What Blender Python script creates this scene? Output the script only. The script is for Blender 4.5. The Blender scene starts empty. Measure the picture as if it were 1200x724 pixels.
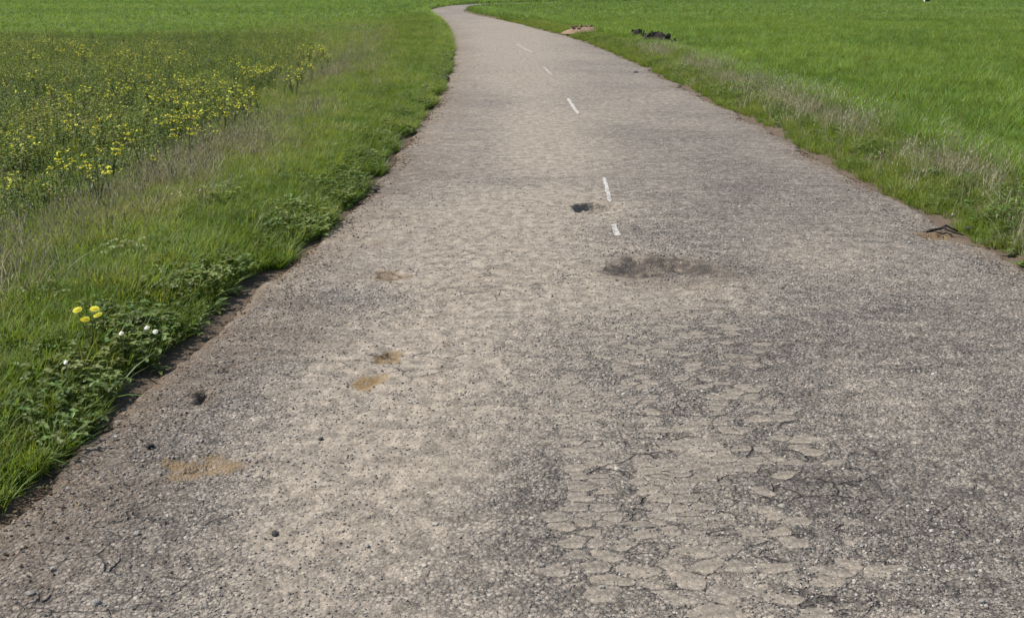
import bpy, math, random
import numpy as np
from mathutils import Vector, Matrix

# ------------------------------------------------------------------ camera, sky, sun, exposure
scene = bpy.context.scene
F_PX, CAM_H = 1287.0, 1.8
PITCH = math.atan((20 + 362) / F_PX)
cam_d = bpy.data.cameras.new('camera')
cam = bpy.data.objects.new('camera', cam_d)
scene.collection.objects.link(cam)
cam.location = (0, 0, CAM_H)
cam.rotation_euler = (math.pi / 2 - PITCH, 0, 0)
cam_d.sensor_fit = 'HORIZONTAL'
cam_d.angle = 2 * math.atan(600 / F_PX)
cam_d.clip_start = 0.05
cam_d.clip_end = 5000
scene.camera = cam

SUN_AZ, SUN_EL = math.radians(-84), math.radians(54)      # azimuth from +Y, negative is to the left
world = bpy.data.worlds.new('World')
scene.world = world
world.use_nodes = True
wn = world.node_tree
sky = wn.nodes.new('ShaderNodeTexSky')
sky.sky_type = 'NISHITA'
sky.sun_disc = False
sky.sun_elevation = SUN_EL
sky.sun_rotation = SUN_AZ
bg = wn.nodes['Background']
wn.links.new(sky.outputs[0], bg.inputs[0])
bg.inputs[1].default_value = 0.11
sun_d = bpy.data.lights.new('sun', 'SUN')
sun_d.energy = 4.5
sun_d.angle = math.radians(0.53)
sun_d.color = (1.0, 0.955, 0.89)
sun = bpy.data.objects.new('sun', sun_d)
scene.collection.objects.link(sun)
sdir = Vector((math.sin(SUN_AZ) * math.cos(SUN_EL), math.cos(SUN_AZ) * math.cos(SUN_EL), math.sin(SUN_EL)))
sun.rotation_euler = sdir.to_track_quat('Z', 'Y').to_euler()
sun.location = sdir * 60
vs = scene.view_settings
vs.view_transform = 'Standard'
vs.look = 'None'
vs.exposure = 0.5
scene.cycles.max_bounces = 6
scene.cycles.diffuse_bounces = 3
vs.gamma = 1.0
vs.use_curve_mapping = False

rng = np.random.default_rng(7)
random.seed(7)
C = scene.collection


# ------------------------------------------------------------------ small helpers
def G(px, py, z=0.0):
    """ground point seen at a pixel of the 1200 x 724 photograph"""
    u = (px - 600) / F_PX
    v = (py - 362) / F_PX
    dy = math.cos(PITCH) - v * math.sin(PITCH)
    dz = -math.sin(PITCH) - v * math.cos(PITCH)
    t = (z - CAM_H) / dz
    return u * t, dy * t


def hash2(ix, iy, seed):
    h = (ix.astype(np.int64) * 374761393 + iy.astype(np.int64) * 668265263 + seed * 974634777) & 0xffffffff
    h = ((h ^ (h >> 13)) * 1274126177) & 0xffffffff
    h = (h ^ (h >> 16)) & 0xffffffff
    return h / 4294967295.0


def vnoise(x, y, seed=0):
    x = np.asarray(x, float); y = np.asarray(y, float)
    ix = np.floor(x); iy = np.floor(y)
    fx = x - ix; fy = y - iy
    fx = fx * fx * (3 - 2 * fx); fy = fy * fy * (3 - 2 * fy)
    a = hash2(ix, iy, seed); b = hash2(ix + 1, iy, seed)
    c = hash2(ix, iy + 1, seed); d = hash2(ix + 1, iy + 1, seed)
    return (a * (1 - fx) + b * fx) * (1 - fy) + (c * (1 - fx) + d * fx) * fy


def fbm(x, y, seed=0, octv=4):
    s = 0; a = 0.5; t = 0
    for o in range(octv):
        s = s + a * vnoise(x * 2 ** o + 17.3 * o, y * 2 ** o - 9.1 * o, seed + o); t += a; a *= 0.5
    return s / t


def smooth(a, b, x):
    t = np.clip((x - a) / (b - a), 0, 1)
    return t * t * (3 - 2 * t)


def tag(o, label=None, cat=None, group=None, kind=None):
    if label: o['label'] = label
    if cat: o['category'] = cat
    if group: o['group'] = group
    if kind: o['kind'] = kind
    return o


def mesh_np(name, verts, faces, mat=None, smooth_shade=False):
    me = bpy.data.meshes.new(name)
    me.from_pydata([tuple(v) for v in verts], [], [tuple(f) for f in faces])
    me.update()
    if mat:
        for m in (mat if isinstance(mat, (list, tuple)) else [mat]): me.materials.append(m)
    if smooth_shade:
        me.polygons.foreach_set('use_smooth', [True] * len(me.polygons))
    return me


def quads_mesh(name, co, quads, mat):
    me = bpy.data.meshes.new(name)
    me.vertices.add(len(co)); me.vertices.foreach_set('co', np.ascontiguousarray(co, dtype=np.float32).ravel())
    n = len(quads)
    me.loops.add(n * 4); me.loops.foreach_set('vertex_index', np.ascontiguousarray(quads, dtype=np.int32).ravel())
    me.polygons.add(n); me.polygons.foreach_set('loop_start', np.arange(0, n * 4, 4, dtype=np.int32))
    me.polygons.foreach_set('use_smooth', np.ones(n, dtype=bool))
    me.update(calc_edges=True)
    me.materials.append(mat)
    return me


def fattr(me, name, vals):
    a = me.attributes.new(name, 'FLOAT', 'POINT')
    a.data.foreach_set('value', np.ascontiguousarray(vals, dtype=np.float32))


def add(name, me, parent=None, loc=(0, 0, 0), rot=(0, 0, 0), scale=1.0):
    o = bpy.data.objects.new(name, me)
    C.objects.link(o)
    o.location = loc; o.rotation_euler = rot
    o.scale = (scale,) * 3 if np.isscalar(scale) else scale
    if parent: o.parent = parent
    return o


# ------------------------------------------------------------------ materials
class Mat:
    def __init__(s, name):
        s.m = bpy.data.materials.new(name); s.m.use_nodes = True
        s.t = s.m.node_tree; s.n = s.t.nodes; s.l = s.t.links
        s.b = s.n['Principled BSDF']; s.out = s.n['Material Output']
        s._co = None

    def node(s, typ, **kw):
        nd = s.n.new(typ)
        for k, v in kw.items(): setattr(nd, k, v)
        return nd

    def co(s):
        if not s._co: s._co = s.node('ShaderNodeTexCoord').outputs['Object']
        return s._co

    def setin(s, sock, v):
        if isinstance(v, bpy.types.NodeSocket): s.l.new(v, sock)
        else: sock.default_value = v

    def attr(s, name, inst=False):
        a = s.node('ShaderNodeAttribute', attribute_name=name)
        if inst: a.attribute_type = 'INSTANCER'
        return a.outputs['Fac']

    def mapping(s, scale, loc=(0, 0, 0), vec=None):
        m = s.node('ShaderNodeMapping')
        s.l.new(vec or s.co(), m.inputs[0]); m.inputs['Scale'].default_value = scale; m.inputs['Location'].default_value = loc
        return m.outputs[0]

    def noise(s, scale, detail=3, rough=0.55, vec=None, dist=0.0):
        n = s.node('ShaderNodeTexNoise')
        s.l.new(vec or s.co(), n.inputs['Vector'])
        n.inputs['Scale'].default_value = scale; n.inputs['Detail'].default_value = detail
        n.inputs['Roughness'].default_value = rough; n.inputs['Distortion'].default_value = dist
        return n.outputs['Fac']

    def voro(s, scale, feature='F1', vec=None, rand=1.0):
        n = s.node('ShaderNodeTexVoronoi', feature=feature)
        s.l.new(vec or s.co(), n.inputs['Vector'])
        n.inputs['Scale'].default_value = scale
        n.inputs['Randomness'].default_value = rand
        return n

    def math(s, op, a, b=0.0, c=None, clamp=False):
        n = s.node('ShaderNodeMath', operation=op, use_clamp=clamp)
        s.setin(n.inputs[0], a); s.setin(n.inputs[1], b)
        if c is not None: s.setin(n.inputs[2], c)
        return n.outputs[0]

    def ramp(s, fac, stops, interp='LINEAR'):
        r = s.node('ShaderNodeValToRGB'); r.color_ramp.interpolation = interp
        e = r.color_ramp.elements
        while len(e) < len(stops): e.new(0.5)
        for el, (p, c) in zip(e, stops):
            el.position = p; el.color = (*c, 1) if len(c) == 3 else c
        s.l.new(fac, r.inputs[0])
        return r.outputs[0]

    def mix(s, fac, a, b, blend='MIX'):
        n = s.node('ShaderNodeMix', data_type='RGBA', blend_type=blend)
        s.setin(n.inputs['Factor'], fac)
        for k, v in (('A', a), ('B', b)):
            sk = [i for i in n.inputs if i.name == k and i.type == 'RGBA'][0]
            s.setin(sk, (*v, 1) if isinstance(v, tuple) and len(v) == 3 else v)
        return [o for o in n.outputs if o.type == 'RGBA'][0]

    def mr(s, v, a, b, c=0.0, d=1.0):
        n = s.node('ShaderNodeMapRange'); n.interpolation_type = 'SMOOTHSTEP'
        s.l.new(v, n.inputs[0])
        for i, k in enumerate((a, b, c, d)): n.inputs[i + 1].default_value = k
        return n.outputs[0]

    def bump(s, height, dist, strength=1.0, prev=None):
        b = s.node('ShaderNodeBump'); b.inputs['Distance'].default_value = dist; b.inputs['Strength'].default_value = strength
        s.l.new(height, b.inputs['Height'])
        if prev: s.l.new(prev, b.inputs['Normal'])
        return b.outputs[0]


def asphalt_material(name, piece=False):
    m = Mat(name)
    tone = m.attr('tone') if not piece else None
    ochre = m.attr('ochre') if not piece else None
    stain_shade = m.attr('dark') if not piece else None
    dirt = m.attr('dirt') if not piece else None
    # chips of stone: one random value per cell, at two sizes
    v1 = m.voro(72); v2 = m.voro(165)
    v1d = v1.outputs['Distance']; v2d = v2.outputs['Distance']
    sep = m.node('ShaderNodeSeparateColor'); m.l.new(v1.outputs['Color'], sep.inputs[0])
    sep2 = m.node('ShaderNodeSeparateColor'); m.l.new(v2.outputs['Color'], sep2.inputs[0])
    chip = m.ramp(sep.outputs[0], [(0.0, (0.047, 0.041, 0.036)), (0.25, (0.121, 0.102, 0.084)), (0.6, (0.222, 0.189, 0.149)),
                                   (0.9, (0.328, 0.281, 0.222)), (1.0, (0.469, 0.417, 0.340))])
    fine = m.ramp(sep2.outputs[1], [(0.0, (0.078, 0.070, 0.062)), (0.5, (0.195, 0.169, 0.141)), (1.0, (0.312, 0.276, 0.230))])
    col = m.mix(0.45, chip, fine)
    # bitumen in the joints between the chips
    joint = m.mr(v1d, 0.35, 0.72)
    col = m.mix(m.math('MULTIPLY', joint, 0.55), col, (0.066, 0.058, 0.050))
    n_mid = m.noise(9, 4, 0.65); n_big = m.noise(1.3, 2, 0.6)
    n_str = m.noise(1.0, 3, 0.6, vec=m.mapping((1.2, 5.5, 1)))
    gr = m.noise(11, 7, 0.86)
    gv = m.mr(gr, 0.36, 0.64, 0.50, 1.42)
    gvc = m.node('ShaderNodeCombineColor')
    for q in range(3): m.l.new(gv, gvc.inputs[q])
    if piece:
        dust = m.math('ADD', 0.02, m.math('MULTIPLY', n_mid, 0.55))
        rnd = m.node('ShaderNodeObjectInfo').outputs['Random']
        dust = m.math('ADD', dust, m.math('MULTIPLY', rnd, 0.38), clamp=True)
        col = m.mix(dust, col, (0.250, 0.211, 0.160))
        col = m.mix(0.55, col, gvc.outputs[0], 'MULTIPLY')
    else:
        t = m.math('ADD', tone, m.math('MULTIPLY', m.math('SUBTRACT', n_mid, 0.5), 0.55))
        t = m.math('ADD', t, m.math('MULTIPLY', m.math('SUBTRACT', n_str, 0.5), 0.6))
        dust = m.mr(t, 0.18, 1.0, 0.0, 0.66)
        dustcol = m.mix(n_big, (0.270, 0.223, 0.167), (0.300, 0.255, 0.197))
        col = m.mix(dust, col, dustcol)
        # darker bitumen-rich zones
        dk = m.mr(t, 0.50, -0.10, 0.0, 0.72)
        col = m.mix(dk, col, m.mix(0.5, col, (0.059, 0.052, 0.045), 'MULTIPLY'))
        col = m.mix(0.85, col, gvc.outputs[0], 'MULTIPLY')
        # ochre sub-base showing in holes, brown soil on the edges, dark stain plus shade painted into the holes
        oc = m.math('MULTIPLY', ochre, m.mr(m.noise(30, 5, 0.75), 0.32, 0.54))
        col = m.mix(oc, col, m.mix(m.noise(70, 2), (0.125, 0.078, 0.032), (0.266, 0.182, 0.085)))
        dr = m.math('MULTIPLY', dirt, m.mr(m.noise(14, 4, 0.65), 0.25, 0.7, 0.25, 1.0))
        col = m.mix(dr, col, m.mix(n_mid, (0.105, 0.071, 0.045), (0.195, 0.146, 0.100)))
        wt = m.math('MULTIPLY', stain_shade, m.mr(m.noise(13, 4, 0.75), 0.36, 0.58, 0.12, 1.0))
        col = m.mix(m.math('MULTIPLY', wt, 0.9), col, m.mix(n_mid, (0.027, 0.026, 0.026), (0.090, 0.071, 0.053)))
        # fine cracks, only where the road is broken
        cr = m.attr('crack')
        wv = m.node('ShaderNodeVectorMath', operation='ADD')
        nz = m.node('ShaderNodeTexNoise'); m.l.new(m.co(), nz.inputs['Vector']); nz.inputs['Scale'].default_value = 6; nz.inputs['Detail'].default_value = 3
        sc = m.node('ShaderNodeVectorMath', operation='SCALE'); m.l.new(nz.outputs['Color'], sc.inputs[0]); sc.inputs['Scale'].default_value = 0.16
        m.l.new(m.co(), wv.inputs[0]); m.l.new(sc.outputs[0], wv.inputs[1])
        vc = m.voro(5.2, 'DISTANCE_TO_EDGE', vec=m.mapping((0.8, 1.35, 0.001), vec=wv.outputs[0]))
        line = m.math('MULTIPLY', m.mr(vc.outputs['Distance'], 0.030, 0.010), m.mr(m.noise(5, 3), 0.42, 0.6))
        line = m.math('MULTIPLY', line, cr)
        col = m.mix(m.math('MULTIPLY', line, 0.8), col, (0.039, 0.033, 0.028))
    m.l.new(col, m.b.inputs['Base Color'])
    m.b.inputs['Roughness'].default_value = 0.86
    m.b.inputs['Specular IOR Level'].default_value = 0.25
    hgt = m.math('SUBTRACT', 1.0, m.math('POWER', v1d, 1.6))
    hgt = m.math('ADD', m.math('MULTIPLY', hgt, m.math('ADD', 0.35, sep.outputs[1])), m.math('MULTIPLY', m.math('SUBTRACT', 1.0, v2d), 0.35))
    if piece:
        nrm = m.bump(hgt, 0.003, 0.9)
    else:
        amp = m.mr(dust, 0.0, 0.66, 1.1, 0.45)
        hgt = m.math('ADD', m.math('MULTIPLY', hgt, amp), m.math('MULTIPLY', n_mid, 0.8))
        hgt = m.math('SUBTRACT', hgt, m.math('MULTIPLY', line, 2.2))
        nrm = m.bump(hgt, 0.0085, 1.0)
    m.l.new(nrm, m.b.inputs['Normal'])
    return m.m


def foliage_material(name, stops, transl=0.32, rough=0.55, spec=0.3, inst=True, fine=0.0):
    m = Mat(name)
    if inst: f = m.attr('tint', True)
    else: f = m.node('ShaderNodeObjectInfo').outputs['Random']
    col = m.ramp(f, stops)
    sh = m.attr('shade')                                   # per leaf / blade variation
    hsv = m.node('ShaderNodeHueSaturation')
    m.l.new(col, hsv.inputs['Color'])
    m.l.new(m.math('MULTIPLY_ADD', sh, 0.055, 0.4725), hsv.inputs['Hue'])
    m.l.new(m.math('MULTIPLY_ADD', sh, 0.7, 0.65), hsv.inputs['Value'])
    col = hsv.outputs[0]
    m.l.new(col, m.b.inputs['Base Color'])
    m.b.inputs['Roughness'].default_value = rough
    m.b.inputs['Specular IOR Level'].default_value = spec
    tr = m.node('ShaderNodeBsdfTranslucent')
    m.l.new(m.mix(1.0, col, (1.15, 1.1, 0.55), 'MULTIPLY'), tr.inputs[0])
    mx = m.node('ShaderNodeMixShader'); mx.inputs[0].default_value = transl
    m.l.new(m.b.outputs[0], mx.inputs[1]); m.l.new(tr.outputs[0], mx.inputs[2])
    m.l.new(mx.outputs[0], m.out.inputs[0])
    return m.m


def plain(name, c1, c2, scale=20, rough=0.8, bump=0.0, bscale=None):
    m = Mat(name)
    col = m.mix(m.mr(m.noise(scale, 4, 0.65), 0.3, 0.7), c1, c2)
    m.l.new(col, m.b.inputs['Base Color']); m.b.inputs['Roughness'].default_value = rough
    m.b.inputs['Specular IOR Level'].default_value = 0.25
    if bump: m.l.new(m.bump(m.noise(bscale or scale * 2, 4, 0.7), bump), m.b.inputs['Normal'])
    return m.m


def soil_material():
    m = Mat('field_soil')
    g = m.attr('green'); far = m.attr('far')
    n1 = m.noise(7, 5, 0.7); n2 = m.noise(40, 4, 0.7)
    col = m.mix(n1, (0.085, 0.062, 0.044), (0.190, 0.148, 0.105))
    col = m.mix(m.math('MULTIPLY', g, m.mr(n2, 0.25, 0.7, 0.4, 1.0)), col, m.mix(n1, (0.038, 0.062, 0.014), (0.070, 0.105, 0.022)))
    tram = m.noise(0.05, 3, 0.5, vec=m.mapping((0.35, 2.2, 1)))
    far_c = m.mix(m.mr(tram, 0.35, 0.65), (0.060, 0.105, 0.024), (0.085, 0.140, 0.034))
    col = m.mix(far, col, far_c)
    m.l.new(col, m.b.inputs['Base Color']); m.b.inputs['Roughness'].default_value = 0.95
    m.b.inputs['Specular IOR Level'].default_value = 0.1
    m.l.new(m.bump(n2, 0.03, 0.9), m.b.inputs['Normal'])
    return m.m


M_road = asphalt_material('worn_chip_seal')
M_piece = asphalt_material('dusty_asphalt_piece', True)
M_soil = soil_material()
M_chip = None

# ------------------------------------------------------------------ the road's course (metres)
PAIRS = np.array([
    (-2.35, -6.0, 3.95, -6.0), (-2.02, 1.0, 3.74, 1.0), (-1.86, 3.74, 3.60, 3.74), (-1.68, 6.0, 3.51, 6.0), (-1.46, 8.3, 3.42, 8.3),
    (-1.34, 10.6, 3.39, 10.6), (-1.30, 14.3, 3.32, 14.3), (-1.24, 18.9, 3.20, 18.9), (-1.38, 24.7, 3.02, 24.7),
    (-1.60, 30.0, 2.78, 30.0), (-1.90, 35.5, 2.42, 35.5), (-2.28, 41.5, 1.80, 41.5), (-2.70, 47.0, 1.05, 47.0),
    (-3.13, 52.0, 0.40, 52.0), (-3.90, 60.0, -0.80, 59.5), (-4.55, 66.0, -1.95, 66.0), (-5.30, 73.0, -2.80, 72.0),
    (-5.66, 79.0, -3.20, 77.0), (-5.50, 88.0, -3.0, 82.0), (-4.2, 97.0, -1.3, 88.0), (-0.5, 106.0, 3.0, 95.0),
    (8.0, 113.0, 10.0, 101.0), (40.0, 125.0, 42.0, 114.0), (120.0, 140.0, 120.0, 129.0)])
PT = np.concatenate([[0], np.cumsum(np.linalg.norm(np.diff((PAIRS[:, :2] + PAIRS[:, 2:]) / 2, axis=0), axis=1))])


def catmull(t):
    t = np.asarray(t, float)
    i = np.clip(np.searchsorted(PT, t, side='right') - 1, 0, len(PT) - 2)
    i0 = np.clip(i - 1, 0, None); i2 = i + 1; i3 = np.clip(i + 2, None, len(PT) - 1)
    h = (PT[i2] - PT[i])[:, None]
    u = ((t - PT[i]) / h[:, 0])[:, None]
    p0, p1, p2, p3 = PAIRS[i0], PAIRS[i], PAIRS[i2], PAIRS[i3]
    d1 = (p2 - p0) / np.maximum(PT[i2] - PT[i0], 1e-6)[:, None] * h
    d2 = (p3 - p1) / np.maximum(PT[i3] - PT[i], 1e-6)[:, None] * h
    return (2 * u ** 3 - 3 * u ** 2 + 1) * p1 + (u ** 3 - 2 * u ** 2 + u) * d1 + (-2 * u ** 3 + 3 * u ** 2) * p2 + (u ** 3 - u ** 2) * d2


def edge_polys():
    t = np.concatenate([np.arange(0, PT[14], 1.0), np.arange(PT[14], PT[-1], 2.0), [PT[-1] - 1e-4]])
    e = catmull(t)
    return e[:, :2], e[:, 2:]


EL, ER = edge_polys()


def seg_dist(x, y, P):
    best = np.full(x.shape, 1e9)
    for a, b in zip(P[:-1], P[1:]):
        d = b - a; L2 = max(d @ d, 1e-9)
        t = np.clip(((x - a[0]) * d[0] + (y - a[1]) * d[1]) / L2, 0, 1)
        dd = (x - a[0] - t * d[0]) ** 2 + (y - a[1] - t * d[1]) ** 2
        np.minimum(best, dd, out=best)
    return np.sqrt(best)


def inside_poly(x, y, P):
    ins = np.zeros(x.shape, bool)
    j = len(P) - 1
    for i in range(len(P)):
        xi, yi = P[i]; xj, yj = P[j]
        if yi != yj:
            ins ^= ((yi > y) != (yj > y)) & (x < (xj - xi) * (y - yi) / (yj - yi) + xi)
        j = i
    return ins


ROADP = np.concatenate([EL, ER[::-1]])


def lateral(x, y):
    """(distance outside the left edge, outside the right edge); negative inside the road"""
    x = np.asarray(x, float); y = np.asarray(y, float)
    dl = seg_dist(x, y, EL); dr = seg_dist(x, y, ER)
    ins = inside_poly(x, y, ROADP)
    left = (dl < dr) & ~ins
    # left of the road the distance from its left edge counts; right of it, from its right edge
    sl = np.where(left, dl, -dl)
    sr = np.where(~left & ~ins, dr, -dr)
    return sl, sr, ins


# potholes: pixel centre, half sizes in pixels, depth, rim softness, ochre, dark (stain and painted shade)
def pell(px, py, rx, ry):
    x, y = G(px, py); x2, _ = G(px + rx, py); _, y2 = G(px, py - ry); _, y3 = G(px, py + ry)
    return x, y, abs(x2 - x), abs(y2 - y3) / 2


HOLES = [(694, 243, 26, 6.5, 0.085, 0.2, 0.0, 0.3), (768, 312, 60, 14, 0.055, 0.5, 0.1, 0.95), (1110, 274, 26, 7, 0.04, 0.4, 0.9, 0.2),
         (239, 463, 12, 8, 0.055, 0.25, 0.1, 0.5), (456, 323, 20, 5, 0.026, 0.4, 0.7, 0.45), (455, 418, 19, 6, 0.024, 0.4, 1.0, 0.3),
         (432, 447, 18, 8, 0.016, 0.8, 1.0, 0.0), (240, 545, 30, 14, 0.020, 0.9, 0.8, 0.0), (264, 432, 9, 5, 0.03, 0.5, 0.0, 0.6),
         (204, 541, 14, 6, 0.014, 0.7, 0.9, 0.0)]
HW = [(pell(*h[:4]), *h[4:]) for h in HOLES]
TONE = [(400, 600, 150, 110, .20), (470, 440, 110, 60, .22), (560, 330, 120, 50, .22), (610, 250, 90, 40, .25), (640, 170, 60, 45, .30), (620, 105, 45, 30, .30), (600, 60, 40, 20, .25),
        (150, 560, 110, 90, -.25), (330, 380, 60, 50, -.15), (900, 230, 160, 60, -.12), (1000, 350, 160, 60, -.08),
        (560, 262, 120, 28, .40), (570, 335, 170, 40, .34), (400, 540, 170, 130, .32), (640, 170, 40, 60, .22), (965, 302, 90, 28, .38),
        (690, 244, 75, 12, .30), (590, 32, 70, 22, .35), (440, 432, 110, 26, .28), (830, 345, 160, 22, .25), (820, 520, 22, 40, .30),
        (1000, 440, 60, 40, .10), (620, 60, 60, 30, .15),
        (390, 235, 55, 22, -.34), (430, 350, 130, 12, -.42), (690, 272, 100, 9, -.28), (760, 440, 130, 50, -.22), (910, 430, 80, 60, -.12),
        (640, 560, 80, 60, -.34), (660, 650, 100, 60, -.32), (910, 560, 80, 120, -.30), (1090, 610, 140, 110, -.22), (620, 212, 70, 8, -.30),
        (250, 440, 90, 40, -.22), (210, 610, 120, 60, -.25), (830, 170, 90, 60, -.12), (600, 120, 60, 14, -.12), (760, 590, 60, 130, -.25)]
TW = [(pell(*t[:4]), t[4]) for t in TONE]
STAIN = [(pell(775, 312, 75, 17), 0.9), (pell(850, 316, 45, 12), 0.45), (pell(560, 338, 40, 5), 0.25)]
CRK = [(pell(150, 640, 150, 110), 0.9), (pell(860, 560, 260, 170), 1.0), (pell(420, 420, 260, 30), 0.6), (pell(1050, 620, 160, 120), 0.6),
       (pell(600, 320, 200, 40), 0.5)]


def hole_r(x, y, h, k):
    (cx, cy, rx, ry) = h[0]
    ax = (x - cx) / rx; ay = (y - cy) / ry
    r = np.sqrt(ax * ax + ay * ay); a = np.arctan2(ay, ax)
    wob = 0.22 * np.sin(2 * a + k) + 0.15 * np.sin(3 * a + 2.1 * k) + 0.09 * np.sin(5 * a + 3.7 * k)
    wob = wob * (0.45 if k == 0 else 1.0)
    wob = wob + 0.25 * (fbm(x / rx * 2.2, y / ry * 2.2, 40 + k, 3) - 0.5)
    return r / (1 + wob)


def road_z(x, y, u=None, holes=True):
    x = np.asarray(x, float); y = np.asarray(y, float)
    z = 0.030 * (fbm(x * 0.9, y * 0.7, 3, 3) - 0.5) + 0.016 * (fbm(x * 5, y * 5, 5, 3) - 0.5)
    near = np.clip(1.6 - y / 9.0, 0.0, 1)
    z = z + near * 0.0075 * (fbm(x * 22, y * 22, 9, 3) - 0.5) * 2
    if holes:
        for k, h in enumerate(HW):
            r = hole_r(x, y, h, k)
            z = z - h[1] * smooth(1.0, 1.0 - h[2], r) * (0.75 + 0.5 * (fbm(x * 30, y * 30, 21, 3) - 0.3) + (1.0 if k == 1 else 0.3) * (fbm(x * 8, y * 6, 23, 2) - 0.5))
            z = z - 0.006 * smooth(1.8, 1.0, r)
    return z


def build_road():
    ys = [-6.0]
    while ys[-1] < PAIRS[-1][1] + 30:
        t = ys[-1]
        yy = t
        dy = 0.1 if yy < 2.35 else 0.0125 if yy < 9.6 else 0.0125 * (yy / 9.6) ** 1.75
        ys.append(t + min(dy, 1.0))
    # stations: y along the near part equals arc length - 6 closely enough, so map through PT
    ytab = PAIRS[:, 1]
    t = np.array(ys)
    t = t[t < 158]
    tt = np.where(t < 52, np.interp(t, ytab[:14], PT[:14]), PT[13] + (t - 52))
    tt = tt[tt < PT[-1] - 0.01]
    e = catmull(tt)
    nrow = len(tt); ncol = 381
    # ragged edges
    yl = e[:, 1]; yr = e[:, 3]
    wl = 0.17 * (fbm(yl * 1.7, yl * 0, 61, 4) - 0.5) + 0.07 * (fbm(yl * 9, yl * 0, 62, 3) - 0.5)
    wr = 0.24 * (fbm(yr * 1.3, yr * 0, 63, 4) - 0.5) + 0.08 * (fbm(yr * 8, yr * 0, 64, 3) - 0.5)
    e = e.copy(); e[:, 0] += wl; e[:, 2] += wr
    u = np.linspace(0, 1, ncol)
    X = e[:, 0:1] * (1 - u) + e[:, 2:3] * u
    Y = e[:, 1:2] * (1 - u) + e[:, 3:4] * u
    wid = np.linalg.norm(e[:, 2:] - e[:, :2], axis=1)[:, None]
    dl = u[None] * wid; dr = (1 - u)[None] * wid
    Z = road_z(X, Y)
    de = np.minimum(dl, dr)
    Z = Z - 0.055 * smooth(0.10, 0.0, de) - 0.02 * smooth(0.5, 0.0, de)
    co = np.stack([X, Y, Z], -1).reshape(-1, 3)
    idx = np.arange(nrow * ncol).reshape(nrow, ncol)
    quads = np.stack([idx[:-1, :-1], idx[:-1, 1:], idx[1:, 1:], idx[1:, :-1]], -1).reshape(-1, 4)
    x = X.ravel(); y = Y.ravel()
    tone = 0.47 + 0.55 * (fbm(x * 0.55, y * 0.45, 31, 4) - 0.5) + 0.25 * (fbm(x * 3, y * 3, 33, 3) - 0.5)
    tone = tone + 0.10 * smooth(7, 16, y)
    for (c, a) in TW:
        tone = tone + a * np.exp(-1.2 * (((x - c[0]) / c[2]) ** 2 + ((y - c[1]) / c[3]) ** 2))
    dark = np.zeros_like(x); ochre = np.zeros_like(x); crack = np.zeros_like(x)
    for (c, a) in STAIN:
        r = np.sqrt(((x - c[0]) / c[2]) ** 2 + ((y - c[1]) / c[3]) ** 2) + 0.7 * (fbm(x * 6, y * 6, 71, 3) - 0.5)
        dark = np.maximum(dark, a * smooth(1.0, 0.55, r))
    for (c, a) in CRK:
        crack = np.maximum(crack, a * smooth(1.0, 0.5, np.sqrt(((x - c[0]) / c[2]) ** 2 + ((y - c[1]) / c[3]) ** 2)))
    hid = np.full(x.shape, -1)
    for k, h in enumerate(HW):
        r = hole_r(x, y, h, k)
        ochre = np.maximum(ochre, h[3] * smooth(1.25, 0.85, r))
        dark = np.maximum(dark, h[4] * smooth(1.05, 0.85, r))  # rim shade put into the hole colour; the wide hole is stained
        hid[r < 1.06] = k
    # brown halo of fines round the big hole
    c = pell(785, 322, 95, 26); r = np.sqrt(((x - c[0]) / c[2]) ** 2 + ((y - c[1]) / c[3]) ** 2)
    dirt = 0.45 * smooth(1.1, 0.6, r + 0.5 * (fbm(x * 5, y * 5, 72, 3) - 0.5))
    n = fbm(x * 2.2, y * 2.2, 73, 4)
    dirt = np.maximum(dirt, 0.95 * smooth(0.34, 0.0, dl.ravel() + 0.5 * (n - 0.5)))
    dirt = np.maximum(dirt, 0.55 * smooth(0.9, 0.1, dl.ravel() + 0.9 * (n - 0.5)))
    dirt = np.maximum(dirt, 0.85 * smooth(0.30, 0.0, dr.ravel() + 0.5 * (n - 0.5)))
    q = hid[quads].max(1)
    out = []

    def part(sel, name):
        used = np.unique(quads[sel]); remap = np.full(len(co), -1); remap[used] = np.arange(len(used))
        me = quads_mesh(name, co[used], remap[quads[sel]], M_road)
        for nm, v in (('tone', tone), ('dark', dark), ('ochre', ochre), ('dirt', dirt), ('crack', crack)): fattr(me, nm, v[used])
        return me
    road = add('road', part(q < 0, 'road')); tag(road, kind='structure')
    labels = ['small steep-sided pothole beside the white centre dash', 'wide shallow pothole stained dark', 'broken hole at the right road edge',
              'small black hole near the left verge', 'thin brown dent', 'brown dent with ochre base', 'ochre worn patch', 'large ochre worn patch',
              'small dark dent', 'small ochre worn patch']
    for k in range(len(HW)):
        if (q == k).any():
            o = add('pothole', part(q == k, 'pothole'), road); o['label'] = labels[k]
    return road


road = build_road()

# ------------------------------------------------------------------ ground sheet


def ground_z(x, y, sl=None, sr=None, ins=None):
    x = np.asarray(x, float); y = np.asarray(y, float)
    if sl is None: sl, sr, ins = lateral(x, y)
    s = np.maximum(sl, sr)
    z = -0.045 + 0.13 * smooth(0.05, 0.55, s)
    z = np.where(sl > 0, z - 0.20 * smooth(1.1, 3.0, sl), z - 0.10 * smooth(0.9, 2.2, sr))
    z = z + 0.05 * (fbm(x * 1.3, y * 1.3, 81, 4) - 0.5) * smooth(0.0, 0.5, s)
    z = z + 0.35 * (fbm(x * 0.06, y * 0.06, 83, 2) - 0.5) * smooth(4, 25, s)
    z = np.where(ins, -0.045 - 0.12 * smooth(0.06, 0.32, np.minimum(np.abs(sl), np.abs(sr))), z)
    far = np.hypot(x, y)
    z = z + 10 * smooth(160, 900, far) * fbm(x * 0.004, y * 0.004, 85, 3)
    return z


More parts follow.
